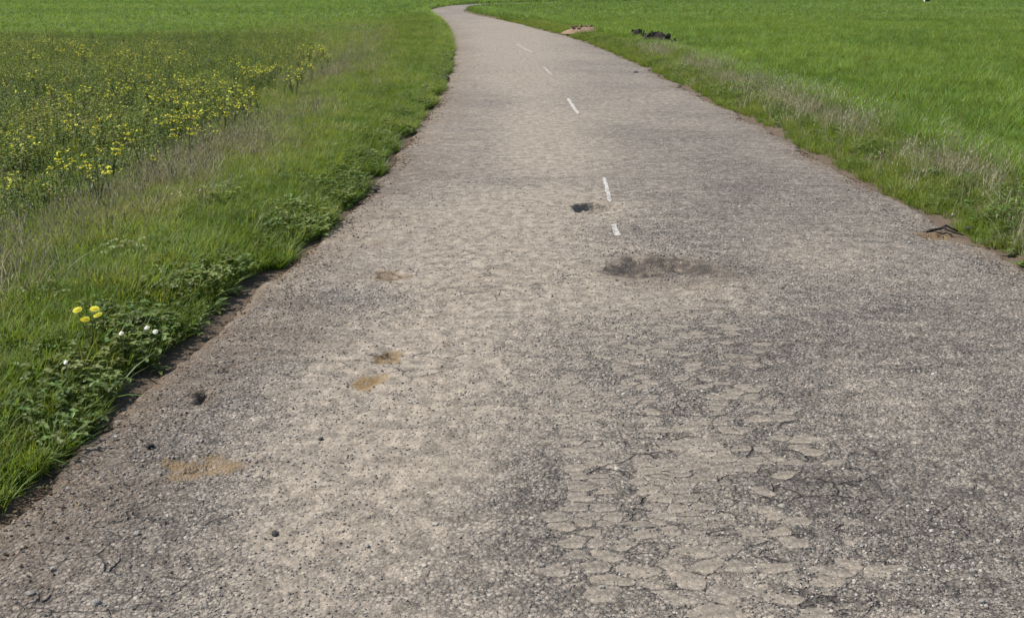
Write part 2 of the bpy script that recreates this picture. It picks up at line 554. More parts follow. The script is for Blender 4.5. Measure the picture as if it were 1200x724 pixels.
def axis(lo, hi, fine_lo, fine_hi, d0, g):
    a = list(np.arange(fine_lo, fine_hi, d0))
    d = d0
    while a[-1] < hi: d *= g; a.append(a[-1] + d)
    d = d0
    while a[0] > lo: d *= g; a.insert(0, a[0] - d)
    return np.array(a)


gx = axis(-1500, 1500, -5.5, 7.0, 0.08, 1.06)
gy = axis(-200, 2000, 1.5, 14, 0.08, 1.022)
GX, GY = np.meshgrid(gx, gy)
gsl, gsr, gin = lateral(GX.ravel(), GY.ravel())
GZ = ground_z(GX.ravel(), GY.ravel(), gsl, gsr, gin)
idx = np.arange(GX.size).reshape(GX.shape)
gq = np.stack([idx[:-1, :-1], idx[:-1, 1:], idx[1:, 1:], idx[1:, :-1]], -1).reshape(-1, 4)
gme = quads_mesh('ground', np.stack([GX.ravel(), GY.ravel(), GZ], -1), gq, M_soil)
gs = np.maximum(gsl, gsr)
green = np.where(gsr > 0, smooth(0.5, 1.5, gsr), 0.55 * smooth(0.1, 0.4, gsl) * smooth(2.8, 2.0, gsl) + 0.2 * smooth(3, 4, gsl) + 0.5 * smooth(18, 30, GY.ravel()))
fattr(gme, 'green', green)
farm = smooth(34, 44, GY.ravel())
fattr(gme, 'far', np.where((gs > 0.8), farm, 0))
ground = tag(add('ground', gme), kind='structure')

# ------------------------------------------------------------------ painted centre dashes
M_paint = Mat('worn_white_paint')
_c = M_paint.mix(M_paint.mr(M_paint.noise(34, 6, 0.8), 0.44, 0.56), (0.50, 0.485, 0.44), (0.24, 0.215, 0.18))
M_paint.l.new(_c, M_paint.b.inputs['Base Color']); M_paint.b.inputs['Roughness'].default_value = 0.7
M_paint.l.new(M_paint.bump(M_paint.noise(220, 3), 0.003), M_paint.b.inputs['Normal'])
M_paint2 = Mat('almost_gone_white_paint')
_c = M_paint2.mix(M_paint2.mr(M_paint2.noise(9, 4, 0.7), 0.35, 0.6), (0.345, 0.312, 0.260), (0.245, 0.218, 0.178))
M_paint2.l.new(_c, M_paint2.b.inputs['Base Color']); M_paint2.b.inputs['Roughness'].default_value = 0.8
DASH = [((707.5, 208), (715, 237), 0.037, 0, 'centre dash ending at a pothole'), ((719, 263), (724, 277), 0.040, 0, 'short stub of centre dash'),
        ((665.5, 115), (677.5, 134), 0.052, 0, 'long bright centre dash'), ((637, 79), (646, 88), 0.07, 1, 'almost worn away centre dash'),
        ((605, 52), (624, 62), 0.10, 1, 'faint far centre dash')]
for a, b, w, k, lab in DASH:
    (x0, y0), (x1, y1) = G(*a), G(*b)
    n = 60; m = 5
    tt = np.linspace(0, 1, n); vv = []; ff = []
    for i, t in enumerate(tt):
        cx = x0 + (x1 - x0) * t; cy = y0 + (y1 - y0) * t
        hw = w / 2 * (1 - 0.55 * max(0, 1 - min(t, 1 - t) / 0.06)) * (0.45 + 1.0 * float(fbm(cy * 22, 0.0, 91, 3)))
        off = 0.012 * (float(fbm(cy * 9, 5.0, 92, 3)) - 0.5)
        for j in range(m):
            vv.append((cx + off + hw * (j / (m - 1) * 2 - 1), cy, 0))
    vv = np.array(vv); vv[:, 2] = road_z(vv[:, 0], vv[:, 1]) + 0.004
    for i in range(n - 1):
        for j in range(m - 1):
            ff.append((i * m + j, i * m + j + 1, (i + 1) * m + j + 1, (i + 1) * m + j))
    o = add('lane_dash', mesh_np('lane_dash', vv, ff, [M_paint.m, M_paint2.m][k], True), road); o['label'] = lab

# ------------------------------------------------------------------ broken asphalt pieces (parts of the road)


def clip_poly(poly, p, n):
    out = []
    for i in range(len(poly)):
        a = poly[i]; b = poly[(i + 1) % len(poly)]
        da = (a - p) @ n; db = (b - p) @ n
        if da <= 0: out.append(a)
        if (da < 0 < db) or (db < 0 < da): out.append(a + (b - a) * (da / (da - db)))
    return out


def build_pieces():
    ax = 1.45
    seeds = []
    yy = 2.75
    while yy < 6.2:
        sp = 0.064 + 0.050 * max(0.0, 3.35 - yy) / 0.6
        xx = -0.3
        while xx < 1.95:
            seeds.append((xx + random.uniform(-.5, .5) * sp * ax * 0.85, yy + random.uniform(-.5, .5) * sp * 0.85)); xx += sp * ax
        yy += sp
    S = np.array(seeds); Sn = S / np.array([ax, 1])
    made = 0
    for i, s in enumerate(S):
        x, y = s
        g = lambda c, w: math.exp(-((x - c) / w) ** 2)
        p = max(g(0.60, 0.13), 0.75 * g(0.27, 0.10), 0.80 * g(0.90, 0.13), 0.5 * g(1.15, 0.10))
        p *= 1.05 - 0.28 * max(0, y - 3.8)
        p *= 0.45 + 0.75 * float(fbm(x * 3.2, y * 2.2, 55, 2) > 0.45)
        if x < 0.12: p = 0
        if random.random() > p or made >= 290: continue
        dd = np.hypot(*(Sn - Sn[i]).T); nb = np.argsort(dd)[1:14]
        poly = [s + np.array(o) for o in ((-.2, -.2), (.2, -.2), (.2, .2), (-.2, .2))]
        gap = random.uniform(0.002, 0.006)
        for j in nb:
            dv = S[j] - s; L = np.linalg.norm(dv); nrm = (Sn[j] - Sn[i]) / np.array([ax, 1]); nrm = nrm / np.linalg.norm(nrm)
            poly = clip_poly(poly, (s + S[j]) / 2 - nrm * gap, nrm)
            if len(poly) < 3: break
        if len(poly) < 3: continue
        poly = np.array(poly); cen = poly.mean(0)
        pts = []
        for k in range(len(poly)):
            a = poly[k]; b = poly[(k + 1) % len(poly)]
            L = np.linalg.norm(b - a); ns = max(1, int(L / 0.022))
            for q in range(ns):
                pts.append(a + (b - a) * (q / ns))
        pts = np.array(pts)
        if len(pts) < 5: continue
        # round the corners, roughen the rim
        pts = 0.8 * pts + 0.1 * (np.roll(pts, 1, 0) + np.roll(pts, -1, 0))
        rel = pts - cen
        rel *= 1 + 0.40 * (fbm(pts[:, 0] * 45, pts[:, 1] * 45, 57, 2) - 0.5)[:, None]
        n = len(pts); hgt = random.uniform(0.0006, 0.0024)
        rings = [(1.0, -0.012), (0.995, -0.001), (0.945, hgt), (0.5, hgt + 0.0003)]
        tilt = np.array([random.uniform(-1, 1), random.uniform(-1, 1)]) * 0.02
        V = []
        for sc, dz in rings:
            r = rel * sc
            w = cen + r
            z = road_z(w[:, 0], w[:, 1], holes=False) * 0.6 + road_z(cen[0], cen[1], holes=False) * 0.4 + dz + (r @ tilt) * (dz > 0)
            V += [(a, b, c) for a, b, c in zip(r[:, 0], r[:, 1], z)]
        zc = float(road_z(cen[0], cen[1], holes=False)) + hgt + 0.001
        V.append((0, 0, zc))
        Fc = []
        for q in range(len(rings) - 1):
            for k in range(n):
                Fc.append((q * n + k, q * n + (k + 1) % n, (q + 1) * n + (k + 1) % n, (q + 1) * n + k))
        for k in range(n): Fc.append(((len(rings) - 1) * n + k, (len(rings) - 1) * n + (k + 1) % n, len(V) - 1))
        me = mesh_np('asphalt_piece', V, Fc, M_piece, False)
        add('asphalt_piece', me, road, (cen[0], cen[1], 0))
        made += 1
    print('pieces', made)


build_pieces()

# ------------------------------------------------------------------ instanced cover (geometry nodes)


def proto_collection(name, meshes):
    col = bpy.data.collections.new(name)
    for i, me in enumerate(meshes):
        o = bpy.data.objects.new('%s_%02d' % (name, i), me)
        col.objects.link(o)
    return col


def scatter_group(col):
    ng = bpy.data.node_groups.new('scatter_' + col.name, 'GeometryNodeTree')
    ng.interface.new_socket('Geometry', in_out='INPUT', socket_type='NodeSocketGeometry')
    ng.interface.new_socket('Geometry', in_out='OUTPUT', socket_type='NodeSocketGeometry')
    N = ng.nodes; L = ng.links
    gi = N.new('NodeGroupInput'); go = N.new('NodeGroupOutput')
    iop = N.new('GeometryNodeInstanceOnPoints')
    ci = N.new('GeometryNodeCollectionInfo'); ci.inputs['Collection'].default_value = col
    ci.inputs['Separate Children'].default_value = True; ci.inputs['Reset Children'].default_value = True
    L.new(gi.outputs[0], iop.inputs['Points']); L.new(ci.outputs[0], iop.inputs['Instance'])
    iop.inputs['Pick Instance'].default_value = True

    def at(nm, typ):
        a = N.new('GeometryNodeInputNamedAttribute'); a.data_type = typ; a.inputs['Name'].default_value = nm
        return a.outputs['Attribute']
    L.new(at('vi', 'INT'), iop.inputs['Instance Index'])
    e2r = N.new('FunctionNodeEulerToRotation'); L.new(at('rot', 'FLOAT_VECTOR'), e2r.inputs[0])
    L.new(e2r.outputs[0], iop.inputs['Rotation'])
    L.new(at('scl', 'FLOAT_VECTOR'), iop.inputs['Scale'])
    L.new(iop.outputs[0], go.inputs[0])
    return ng


def scatter(name, col, nvar, P, scale, tint, tilt=0.15, hscale=None, label=None, cat=None, lean=(0, 0)):
    n = len(P)
    me = bpy.data.meshes.new(name)
    me.vertices.add(n); me.vertices.foreach_set('co', np.ascontiguousarray(P, dtype=np.float32).ravel())
    rot = np.stack([rng.normal(lean[0], tilt, n), rng.normal(lean[1], tilt, n), rng.uniform(0, 2 * math.pi, n)], -1)
    hs = np.ones(n) if hscale is None else hscale
    scl = np.stack([scale, scale, scale * hs], -1)
    a = me.attributes.new('rot', 'FLOAT_VECTOR', 'POINT'); a.data.foreach_set('vector', np.ascontiguousarray(rot, dtype=np.float32).ravel())
    a = me.attributes.new('scl', 'FLOAT_VECTOR', 'POINT'); a.data.foreach_set('vector', np.ascontiguousarray(scl, dtype=np.float32).ravel())
    a = me.attributes.new('vi', 'INT', 'POINT'); a.data.foreach_set('value', rng.integers(0, nvar, n).astype(np.int32))
    fattr(me, 'tint', np.clip(tint, 0, 1))
    me.update()
    o = add(name, me)
    md = o.modifiers.new('scatter', 'NODES'); md.node_group = scatter_group(col)
    tag(o, label, cat, kind='stuff')
    print(name, n)
    return o


class MB:
    def __init__(s): s.v = []; s.f = []; s.sh = []; s.mi = []

    def quadstrip(s, L, R, tip, shade, mi=0):
        b = len(s.v); n = len(L)
        for a, c in zip(L, R): s.v += [tuple(a), tuple(c)]
        s.v.append(tuple(tip)); s.sh += [shade] * (2 * n + 1)
        for i in range(n - 1): s.f.append((b + 2 * i, b + 2 * i + 1, b + 2 * i + 3, b + 2 * i + 2)); s.mi.append(mi)
        s.f.append((b + 2 * n - 2, b + 2 * n - 1, b + 2 * n)); s.mi.append(mi)

    def blade(s, base, az, h, w, lean, curve, seg=3, shade=0.5, mi=0):
        d = np.array([math.cos(az), math.sin(az), 0]); p = np.array([-d[1], d[0], 0])
        Lp, Rp = [], []
        base = np.array(base, float)
        for i in range(seg):
            t = i / seg
            c = base + d * (lean * t + curve * t * t) * h + np.array([0, 0, h * (t - 0.35 * curve * t * t)])
            ww = w * (1 - 0.75 * t ** 1.5) * (0.75 + min(t * 2, 1) * 0.25) / 2
            Lp.append(c - p * ww); Rp.append(c + p * ww)
        tip = base + d * (lean + curve) * h + np.array([0, 0, h * (1 - 0.35 * curve)])
        s.quadstrip(Lp, Rp, tip, shade, mi)
        return tip

    def leaf(s, base, az, pitch, ln, w, shade=0.5, mi=0, fold=0.25, droop=0.3):
        d = np.array([math.cos(az) * math.cos(pitch), math.sin(az) * math.cos(pitch), math.sin(pitch)])
        p = np.array([-math.sin(az), math.cos(az), 0]); up = np.cross(d, p); up = -up if up[2] < 0 else up
        base = np.array(base, float); b = len(s.v)
        prof = [(0.0, 0.10), (0.28, 0.85), (0.55, 1.0), (0.82, 0.62)]
        for t, k in prof:
            c = base + d * ln * t - np.array([0, 0, droop * ln * t * t])
            s.v += [tuple(c - p * w * k / 2 + up * w * fold * k / 2), tuple(c), tuple(c + p * w * k / 2 + up * w * fold * k / 2)]
        s.v.append(tuple(base + d * ln - np.array([0, 0, droop * ln])))
        s.sh += [shade] * 13
        for i in range(3):
            o = b + 3 * i
            s.f += [(o, o + 1, o + 4, o + 3), (o + 1, o + 2, o + 5, o + 4)]; s.mi += [mi, mi]
        s.f += [(b + 9, b + 10, b + 12), (b + 10, b + 11, b + 12)]; s.mi += [mi, mi]

    def tube(s, pts, r0, r1, shade=0.5, mi=0, sides=4):
        b = len(s.v); n = len(pts)
        for i, c in enumerate(pts):
            r = r0 + (r1 - r0) * i / max(1, n - 1)
            for k in range(sides):
                a = 2 * math.pi * k / sides
                s.v.append((c[0] + r * math.cos(a), c[1] + r * math.sin(a), c[2])); s.sh.append(shade)
        for i in range(n - 1):
            for k in range(sides):
                s.f.append((b + i * sides + k, b + i * sides + (k + 1) % sides, b + (i + 1) * sides + (k + 1) % sides, b + (i + 1) * sides + k)); s.mi.append(mi)

    def diamond(s, c, r, h, shade=0.5, mi=0, k=5):
        b = len(s.v); c = np.array(c, float)
        s.v.append(tuple(c + [0, 0, h / 2]))
        for i in range(k):
            a = 2 * math.pi * i / k; s.v.append((c[0] + r * math.cos(a), c[1] + r * math.sin(a), c[2]))
        s.v.append(tuple(c - [0, 0, h / 2])); s.sh += [shade] * (k + 2)
        for i in range(k):
            s.f += [(b, b + 1 + i, b + 1 + (i + 1) % k), (b + k + 1, b + 1 + (i + 1) % k, b + 1 + i)]; s.mi += [mi, mi]

    def flower(s, c, r, nrm_tilt, az, mi=0, petals=4, shade=0.5):
        """petals round a centre, facing up and tilted towards az"""
        R = Matrix.Rotation(az, 3, 'Z') @ Matrix.Rotation(nrm_tilt, 3, 'Y')
        c = Vector(c)
        for i in range(petals):
            a = 2 * math.pi * i / petals
            b = len(s.v)
            for (rr, ww, zz) in ((0.08, -0.10, 0), (0.08, 0.10, 0), (0.75, 0.46, 0.16), (1.0, 0.20, 0.10), (1.0, -0.20, 0.10), (0.75, -0.46, 0.16)):
                v = Vector((rr * math.cos(a) - ww * math.sin(a), rr * math.sin(a) + ww * math.cos(a), zz)) * r
                s.v.append(tuple(c + R @ v)); s.sh.append(shade + random.uniform(-.15, .15))
            s.f.append((b, b + 1, b + 2, b + 3, b + 4, b + 5)); s.mi.append(mi)

    def mesh(s, name, mats, smooth_shade=False):
        me = mesh_np(name, s.v, s.f, mats, smooth_shade)
        me.polygons.foreach_set('material_index', s.mi)
        fattr(me, 'shade', s.sh)
        return me


R_ = random.uniform
# greens: kept within real leaf albedos
M_grass = foliage_material('verge_grass', [(0.0, (0.090, 0.145, 0.024)), (0.45, (0.165, 0.235, 0.038)), (0.8, (0.240, 0.280, 0.062)), (1.0, (0.25, 0.235, 0.110))], transl=0.48)
M_clover = foliage_material('clover_leaf', [(0.0, (0.085, 0.135, 0.032)), (0.5, (0.150, 0.215, 0.050)), (1.0, (0.235, 0.275, 0.085))], transl=0.48, rough=0.5, spec=0.35)
M_dry = foliage_material('dry_grass', [(0.0, (0.19, 0.170, 0.140)), (0.5, (0.34, 0.305, 0.225)), (0.8, (0.48, 0.43, 0.31)), (1.0, (0.24, 0.25, 0.11))], transl=0.35, rough=0.8, spec=0.1)
M_crop = foliage_material('cereal_blade', [(0.0, (0.082, 0.138, 0.024)), (0.5, (0.150, 0.228, 0.038)), (1.0, (0.218, 0.290, 0.062))], transl=0.5, rough=0.5)
M_weed = foliage_material('weedy_crop_leaf', [(0.0, (0.090, 0.122, 0.038)), (0.4, (0.165, 0.205, 0.058)), (0.8, (0.265, 0.285, 0.085)), (1.0, (0.38, 0.36, 0.090))], transl=0.48)
M_far = foliage_material('far_cereal_blade', [(0.0, (0.110, 0.178, 0.040)), (0.5, (0.160, 0.245, 0.056)), (1.0, (0.210, 0.295, 0.078))], transl=0.5)


def grass_proto(n, h, w, spread, mat, lean=0.35, curve=0.5, seg=3, hvar=0.4):
    b = MB()
    for _ in range(n):
        a = R_(0, 6.283); r = spread * math.sqrt(random.random())
        b.blade((r * math.cos(a), r * math.sin(a), -0.01), a + R_(-1.3, 1.3), h * R_(1 - hvar, 1 + hvar * 0.5), w * R_(.7, 1.3), R_(0, lean), R_(0, curve), seg, R_(0, 1))
    return b.mesh('grass_tuft', [mat])


def clover_proto(n, h, mat):
    b = MB()
    for _ in range(n):
        a = R_(0, 6.283); r = 0.055 * math.sqrt(random.random()); hh = h * R_(.35, 1)
        top = (r * 1.9 * math.cos(a), r * 1.9 * math.sin(a), hh)
        b.tube([(r * math.cos(a), r * math.sin(a), -0.01), top], 0.0012, 0.0009, R_(.3, .7), sides=3)
        a0 = R_(0, 6.28); sh = R_(0, 1)
        for k in range(3): b.leaf(top, a0 + k * 2.094 + R_(-.2, .2), R_(-.1, .5), R_(.014, .024), R_(.012, .019), sh, fold=0.35)
    return b.mesh('clover_tuft', [mat])


def broad_proto(n, h, mat, ln=0.07, w=0.026):
    b = MB()
    for _ in range(n):
        a = R_(0, 6.283)
        b.leaf((0.01 * math.cos(a), 0.01 * math.sin(a), R_(0, h * .3)), a, R_(.2, 1.1), ln * R_(.6, 1.2), w * R_(.7, 1.2), R_(0, 1), droop=R_(.1, .6))
    return b.mesh('broadleaf_tuft', [mat])


def dry_proto(n, h, mat):
    b = MB()
    for _ in range(n):
        a = R_(0, 6.283); r = 0.06 * math.sqrt(random.random())
        hh = h * R_(.4, 1.1)
        tip = b.blade((r * math.cos(a), r * math.sin(a), -0.01), R_(0, 6.28), hh, R_(.0022, .0045), R_(0, .5), R_(-.1, .5), 3, R_(0, 1))
        if random.random() < 0.4: b.diamond(tip, 0.004, R_(.015, .04), R_(.2, 1), k=3)
    return b.mesh('dry_tuft', [mat])


def weed_proto(h, mat, leaves=14):
    b = MB()
    for st in range(random.randint(2, 4)):
        a = R_(0, 6.283); ln = R_(0, .35); hh = h * R_(.6, 1.1)
        pts = [(0.02 * math.cos(a) + ln * hh * t * math.cos(a), 0.02 * math.sin(a) + ln * hh * t * math.sin(a), hh * t - 0.01) for t in (0, .35, .7, 1)]
        b.tube(pts, 0.003, 0.0015, R_(.4, .9), sides=3)
        for k in range(leaves // 3):
            t = R_(.15, 1); c = [pts[0][q] + (pts[-1][q] - pts[0][q]) * t for q in range(3)]
            s = 1.15 - 0.6 * t
            b.leaf(c, R_(0, 6.28), R_(-.1, .9), R_(.045, .09) * s, R_(.016, .034) * s, R_(0, 1), droop=R_(.1, .6))
        for k in range(3):
            b.leaf(pts[-1], R_(0, 6.28), R_(.4, 1.3), R_(.02, .035), R_(.008, .014), R_(.6, 1))
    return b.mesh('weed_plant', [mat])


c_grass = proto_collection('grass_tufts', [grass_proto(18, .13, .0058, .05, M_grass, .5, .9) for _ in range(6)])
c_clover = proto_collection('clover_tufts', [clover_proto(24, .10, M_clover) for _ in range(3)] + [grass_proto(14, .13, .007, .05, M_clover, .6, 1.0)] + [broad_proto(8, .06, M_clover, .05, .018)])
c_dry = proto_collection('dry_tufts', [dry_proto(14, .27, M_dry) for _ in range(6)])
c_crop = proto_collection('cereal_tufts', [grass_proto(15, .17, .0105, .06, M_crop, .8, 1.1) for _ in range(5)])
c_weed = proto_collection('weed_plants', [weed_proto(.34, M_weed) for _ in range(8)])
c_far = proto_collection('far_tufts', [grass_proto(14, .22, .03, .16, M_far, .7, 1.0) for _ in range(4)])


def sample(n, ylo, yhi, pw, xspan):
    """random ground points, denser near the camera, inside a widened field of view"""
    u = rng.random(n)
    y = (ylo ** pw + u * (yhi ** pw - ylo ** pw)) ** (1 / pw)
    x = rng.uniform(-1, 1, n) * (y * 0.52 + xspan)
    sl, sr, ins = lateral(x, y)
    return x, y, sl, sr, ins


HEAPS = [(*G(768, 54), .62), (*G(747, 48), .42), (*G(685, 41), .5)]


def finish(name, col, nv, x, y, sl, sr, ins, keep, scale, tint, label, cat, **kw):
    for (hx, hy, hr) in HEAPS: keep = keep & (((x - hx) / hr) ** 2 + ((y - hy + .25) / hr / 1.3) ** 2 > 1)
    z = np.maximum(ground_z(x, y, sl, sr, ins), np.where(ins, -0.05, -9))
    P = np.stack([x, y, z], -1)[keep]
    return scatter(name, col, nv, P, scale[keep], tint[keep], label=label, cat=cat, **kw)


# --- left verge
n = 100000
x, y, sl, sr, ins = sample(n, 1.8, 60, 0.75, 2.0)
# sample closer to the road edge: redraw x beside it
xe = np.interp(y, EL[:, 1][EL[:, 1] < 79], EL[:, 0][EL[:, 1] < 79])
x = xe - rng.random(n) ** 1.15 * 3.6 * (1 + np.clip(y - 10, 0, 40) / 28)
sl, sr, ins = lateral(x, y)
zs = 1 + np.clip(y - 10, 0, 40) / 28
s = sl / zs
nz = fbm(x * 1.4, y * 1.4, 101, 3); nz2 = fbm(x * 5, y * 5, 103, 3)
edge = 0.03 + 0.36 * (fbm(y * 1.9, y * 0, 105, 3) - 0.42)
p = np.where(s < 0.95, 1.0, np.where(s < 2.3, 0.75 + 0.5 * (nz - 0.5), 0.45)) * (sl > edge)
keep = (rng.random(n) < p) & (sl > -0.12)
tint = 0.36 + 0.9 * (nz - 0.5) + 0.7 * (nz2 - 0.5) + 0.26 * smooth(0.3, 1.2, s) + rng.normal(0, .17, n) - 0.02 * smooth(0.4, 0.0, s)
scale = (0.75 + 0.55 * nz + rng.normal(0, .12, n)).clip(.4, 1.6) * (1 + 0.5 * smooth(15, 45, y))
finish('verge_grass', c_grass, 6, x, y, sl, sr, ins, keep, scale, tint, 'lush green grass strip along the left road edge', 'grass')
n2 = 3600
y2 = (1.8 ** .6 + rng.random(n2) * (30 ** .6 - 1.8 ** .6)) ** (1 / .6)
x2 = np.interp(y2, EL[:, 1][EL[:, 1] < 79], EL[:, 0][EL[:, 1] < 79]) - rng.random(n2) ** 1.5 * 0.9
sl2, sr2, in2 = lateral(x2, y2)
nz = fbm(x2 * 2.1, y2 * 2.1, 111, 3)
edge = 0.02 + 0.36 * (fbm(y2 * 1.9, y2 * 0, 105, 3) - 0.42)
keep = (sl2 > edge) & (rng.random(n2) < np.where(sl2 < 0.36, 0.85, 0.10) * smooth(.28, .5, nz))
finish('clover_cover', c_clover, 5, x2, y2, sl2, sr2, in2, keep, (0.85 + 0.7 * nz + rng.normal(0, .15, n2)).clip(.5, 1.8), 0.48 + 1.1 * (nz - .5) + rng.normal(0, .28, n2),
       'low leafy clover creeping along the left road edge', 'clover')
# dry grass band left
n = 4800
y = (2.5 ** .75 + rng.random(n) * (50 ** .75 - 2.5 ** .75)) ** (1 / .75)
zs = 1 + np.clip(y - 10, 0, 40) / 28
s = rng.normal(1.66, 0.40, n).clip(.3, 3.0)
x = np.interp(y, EL[:, 1][EL[:, 1] < 79], EL[:, 0][EL[:, 1] < 79]) - s * zs
sl, sr, ins = lateral(x, y)
nz = fbm(x * 0.9, y * 0.7, 121, 3)
keep = (rng.random(n) < (smooth(.25, .55, nz) * 0.85 + .15) * np.where(s < 0.9, .5, 1) * (1 - .6 * smooth(18, 32, y))) & (sl > 0.3)
finish('dry_grass', c_dry, 6, x, y, sl, sr, ins, keep, (0.8 + 0.6 * nz + rng.normal(0, .15, n)).clip(.4, 1.6), 0.35 + rng.normal(0, .22, n) + 0.3 * (nz - .5),
       'grey withered grass band between the left verge and the weedy field', 'dry grass', tilt=0.25)
# left weedy field
n = 44000
x, y, sl, sr, ins = sample(n, 4, 43, 1.15, 2.5)
zs = 1 + np.clip(y - 10, 0, 40) / 28
s = sl / zs
nz = fbm(x * 0.5, y * 0.35, 131, 4); nz2 = fbm(x * 2.3, y * 2.3, 133, 3)
keep = (s > 2.05 + 0.5 * (nz2 - .5)) & (rng.random(n) < smooth(2.0, 2.6, s) * (0.5 + 0.5 * smooth(.3, .55, nz2)) * np.clip(.45 + y / 22, .3, 1)) & (y < 40 + 3 * nz)
tint = 0.42 + 0.8 * (nz - .5) + 0.35 * (nz2 - .5) + rng.normal(0, .27, n)
finish('weedy_crop', c_weed, 8, x, y, sl, sr, ins, keep, (0.75 + 0.5 * nz + rng.normal(0, .15, n)).clip(.4, 1.5), tint, 'patchy green weedy crop filling the left field', 'crop')
# low grass among it
n = 30000
x, y, sl, sr, ins = sample(n, 4, 44, 1.1, 2.5)
zs = 1 + np.clip(y - 10, 0, 40) / 28
nz = fbm(x * 1.1, y * 1.1, 141, 3)
keep = (sl / zs > 2.0) & (rng.random(n) < 0.15 + 0.85 * smooth(.38, .62, nz))
finish('field_grass', c_grass, 6, x, y, sl, sr, ins, keep, (1.1 + 0.8 * nz).clip(.5, 2.2), 0.3 + 0.9 * (nz - .5) + rng.normal(0, .15, n), 'low grass between the plants of the weedy left field', 'grass')

# --- right verge
n = 34000
y = (5 ** .8 + rng.random(n) * (60 ** .8 - 5 ** .8)) ** (1 / .8)
xr = np.interp(y, ER[:, 1][ER[:, 1] < 77], ER[:, 0][ER[:, 1] < 77])
x = xr + rng.random(n) ** 1.1 * 1.7
sl, sr, ins = lateral(x, y)
nz = fbm(x * 1.5, y * 1.5, 151, 3)
edge = 0.03 + 0.34 * (fbm(y * 1.5, y * 0, 153, 3) - 0.45)
keep = (sr > edge) & (rng.random(n) < 0.45 + 0.9 * (nz - .35))
finish('verge_grass', c_grass, 6, x, y, sl, sr, ins, keep, (0.65 + 0.5 * nz + rng.normal(0, .12, n)).clip(.3, 1.4), 0.50 + 0.9 * (nz - .5) + rng.normal(0, .17, n),
       'short patchy green grass along the right road edge', 'grass')
n2 = 1300
y2 = (5 ** .7 + rng.random(n2) * (40 ** .7 - 5 ** .7)) ** (1 / .7)
x2 = np.interp(y2, ER[:, 1][ER[:, 1] < 77], ER[:, 0][ER[:, 1] < 77]) + rng.random(n2) ** 1.2 * 0.8
sl2, sr2, in2 = lateral(x2, y2); nz = fbm(x2 * 1.8, y2 * 1.8, 155, 3)
keep = (sr2 > 0.10 + 0.3 * (fbm(y2 * 1.5, y2 * 0, 153, 3) - 0.45)) & (rng.random(n2) < smooth(.3, .55, nz))
finish('clover_cover', c_clover, 5, x2, y2, sl2, sr2, in2, keep, (0.85 + 0.6 * nz).clip(.5, 1.6), 0.45 + 0.9 * (nz - .5) + rng.normal(0, .2, n2), 'low leafy clover patches along the right road edge', 'clover')
n = 2000
y = (6 ** .75 + rng.random(n) * (31 ** .75 - 6 ** .75)) ** (1 / .75)
x = np.interp(y, ER[:, 1][ER[:, 1] < 77], ER[:, 0][ER[:, 1] < 77]) + rng.normal(0.92, 0.33, n).clip(.15, 1.7)
sl, sr, ins = lateral(x, y); nz = fbm(x * 1.1, y * .8, 161, 3)
keep = (sr > .12) & (rng.random(n) < smooth(.25, .55, nz) * .9)
finish('dry_grass', c_dry, 6, x, y, sl, sr, ins, keep, (0.75 + 0.6 * nz + rng.normal(0, .15, n)).clip(.4, 1.5), 0.55 + rng.normal(0, .22, n), 'pale withered grass between the right road edge and the cereal field', 'dry grass', tilt=0.25)
# right cereal field
n = 190000
y = (5 ** 1.25 + rng.random(n) * (62 ** 1.25 - 5 ** 1.25)) ** (1 / 1.25)
xr = np.interp(y, ER[:, 1][ER[:, 1] < 77], ER[:, 0][ER[:, 1] < 77])
x = xr + 0.8 + rng.random(n) * (y * 0.52 + 2.5 - xr).clip(0.5, None)
sl, sr, ins = lateral(x, y)
nz = fbm(x * 0.55, y * 0.45, 171, 4); nz2 = fbm(x * 4, y * 3.2, 173, 3); band = fbm(x * 0.05, y * 0.28, 175, 3)
keep = (sr > 0.95 + 0.5 * (nz2 - .5)) & ~ins & (sl < 0) & (rng.random(n) < 0.12 + 0.8 * smooth(.30, .58, nz2))
tint = 0.50 + 0.7 * (nz - .5) + 0.8 * (nz2 - .5) + 0.55 * (band - .5) + rng.normal(0, .16, n)
finish('cereal_field', c_crop, 5, x, y, sl, sr, ins, keep, (0.35 + 1.15 * nz2 + 0.35 * nz + rng.normal(0, .13, n)).clip(.35, 1.8), tint, 'dense bright green young cereal covering the right field', 'crop', tilt=0.2)
n = 130000
y = (54 ** 1.1 + rng.random(n) * (175 ** 1.1 - 54 ** 1.1)) ** (1 / 1.1)
x = rng.uniform(-1, 1, n) * (y * 0.52 + 3)
sl, sr, ins = lateral(x, y)
band = fbm(x * 0.035, y * 0.22, 181, 3); nz2 = fbm(x * .8, y * .5, 183, 3)
keep = ((sl > 0.15) | (sr > 0.2)) & ~ins
finish('far_cereal', c_far, 4, x, y, sl, sr, ins, keep & (y > 54), (0.7 + 0.7 * nz2 + .004 * (y - 40)), 0.5 + 0.75 * (band - .5) + 0.3 * (nz2 - .5) + rng.normal(0, .07, n), 'smooth pale green cereal on the far fields', 'crop')
n = 26000
y = 39 + rng.random(n) * 18
x = -rng.random(n) * (y * 0.52 + 3)
sl, sr, ins = lateral(x, y)
band = fbm(x * 0.035, y * 0.22, 181, 3); nz2 = fbm(x * .8, y * .5, 183, 3)
keep = (sl > 2.6) & ~ins & (y > 41 + 2 * nz2)
finish('far_cereal', c_far, 4, x, y, sl, sr, ins, keep, (0.6 + 0.6 * nz2), 0.55 + 0.75 * (band - .5) + 0.3 * (nz2 - .5) + rng.normal(0, .07, n), 'smooth light green cereal beyond the weedy left field', 'crop')

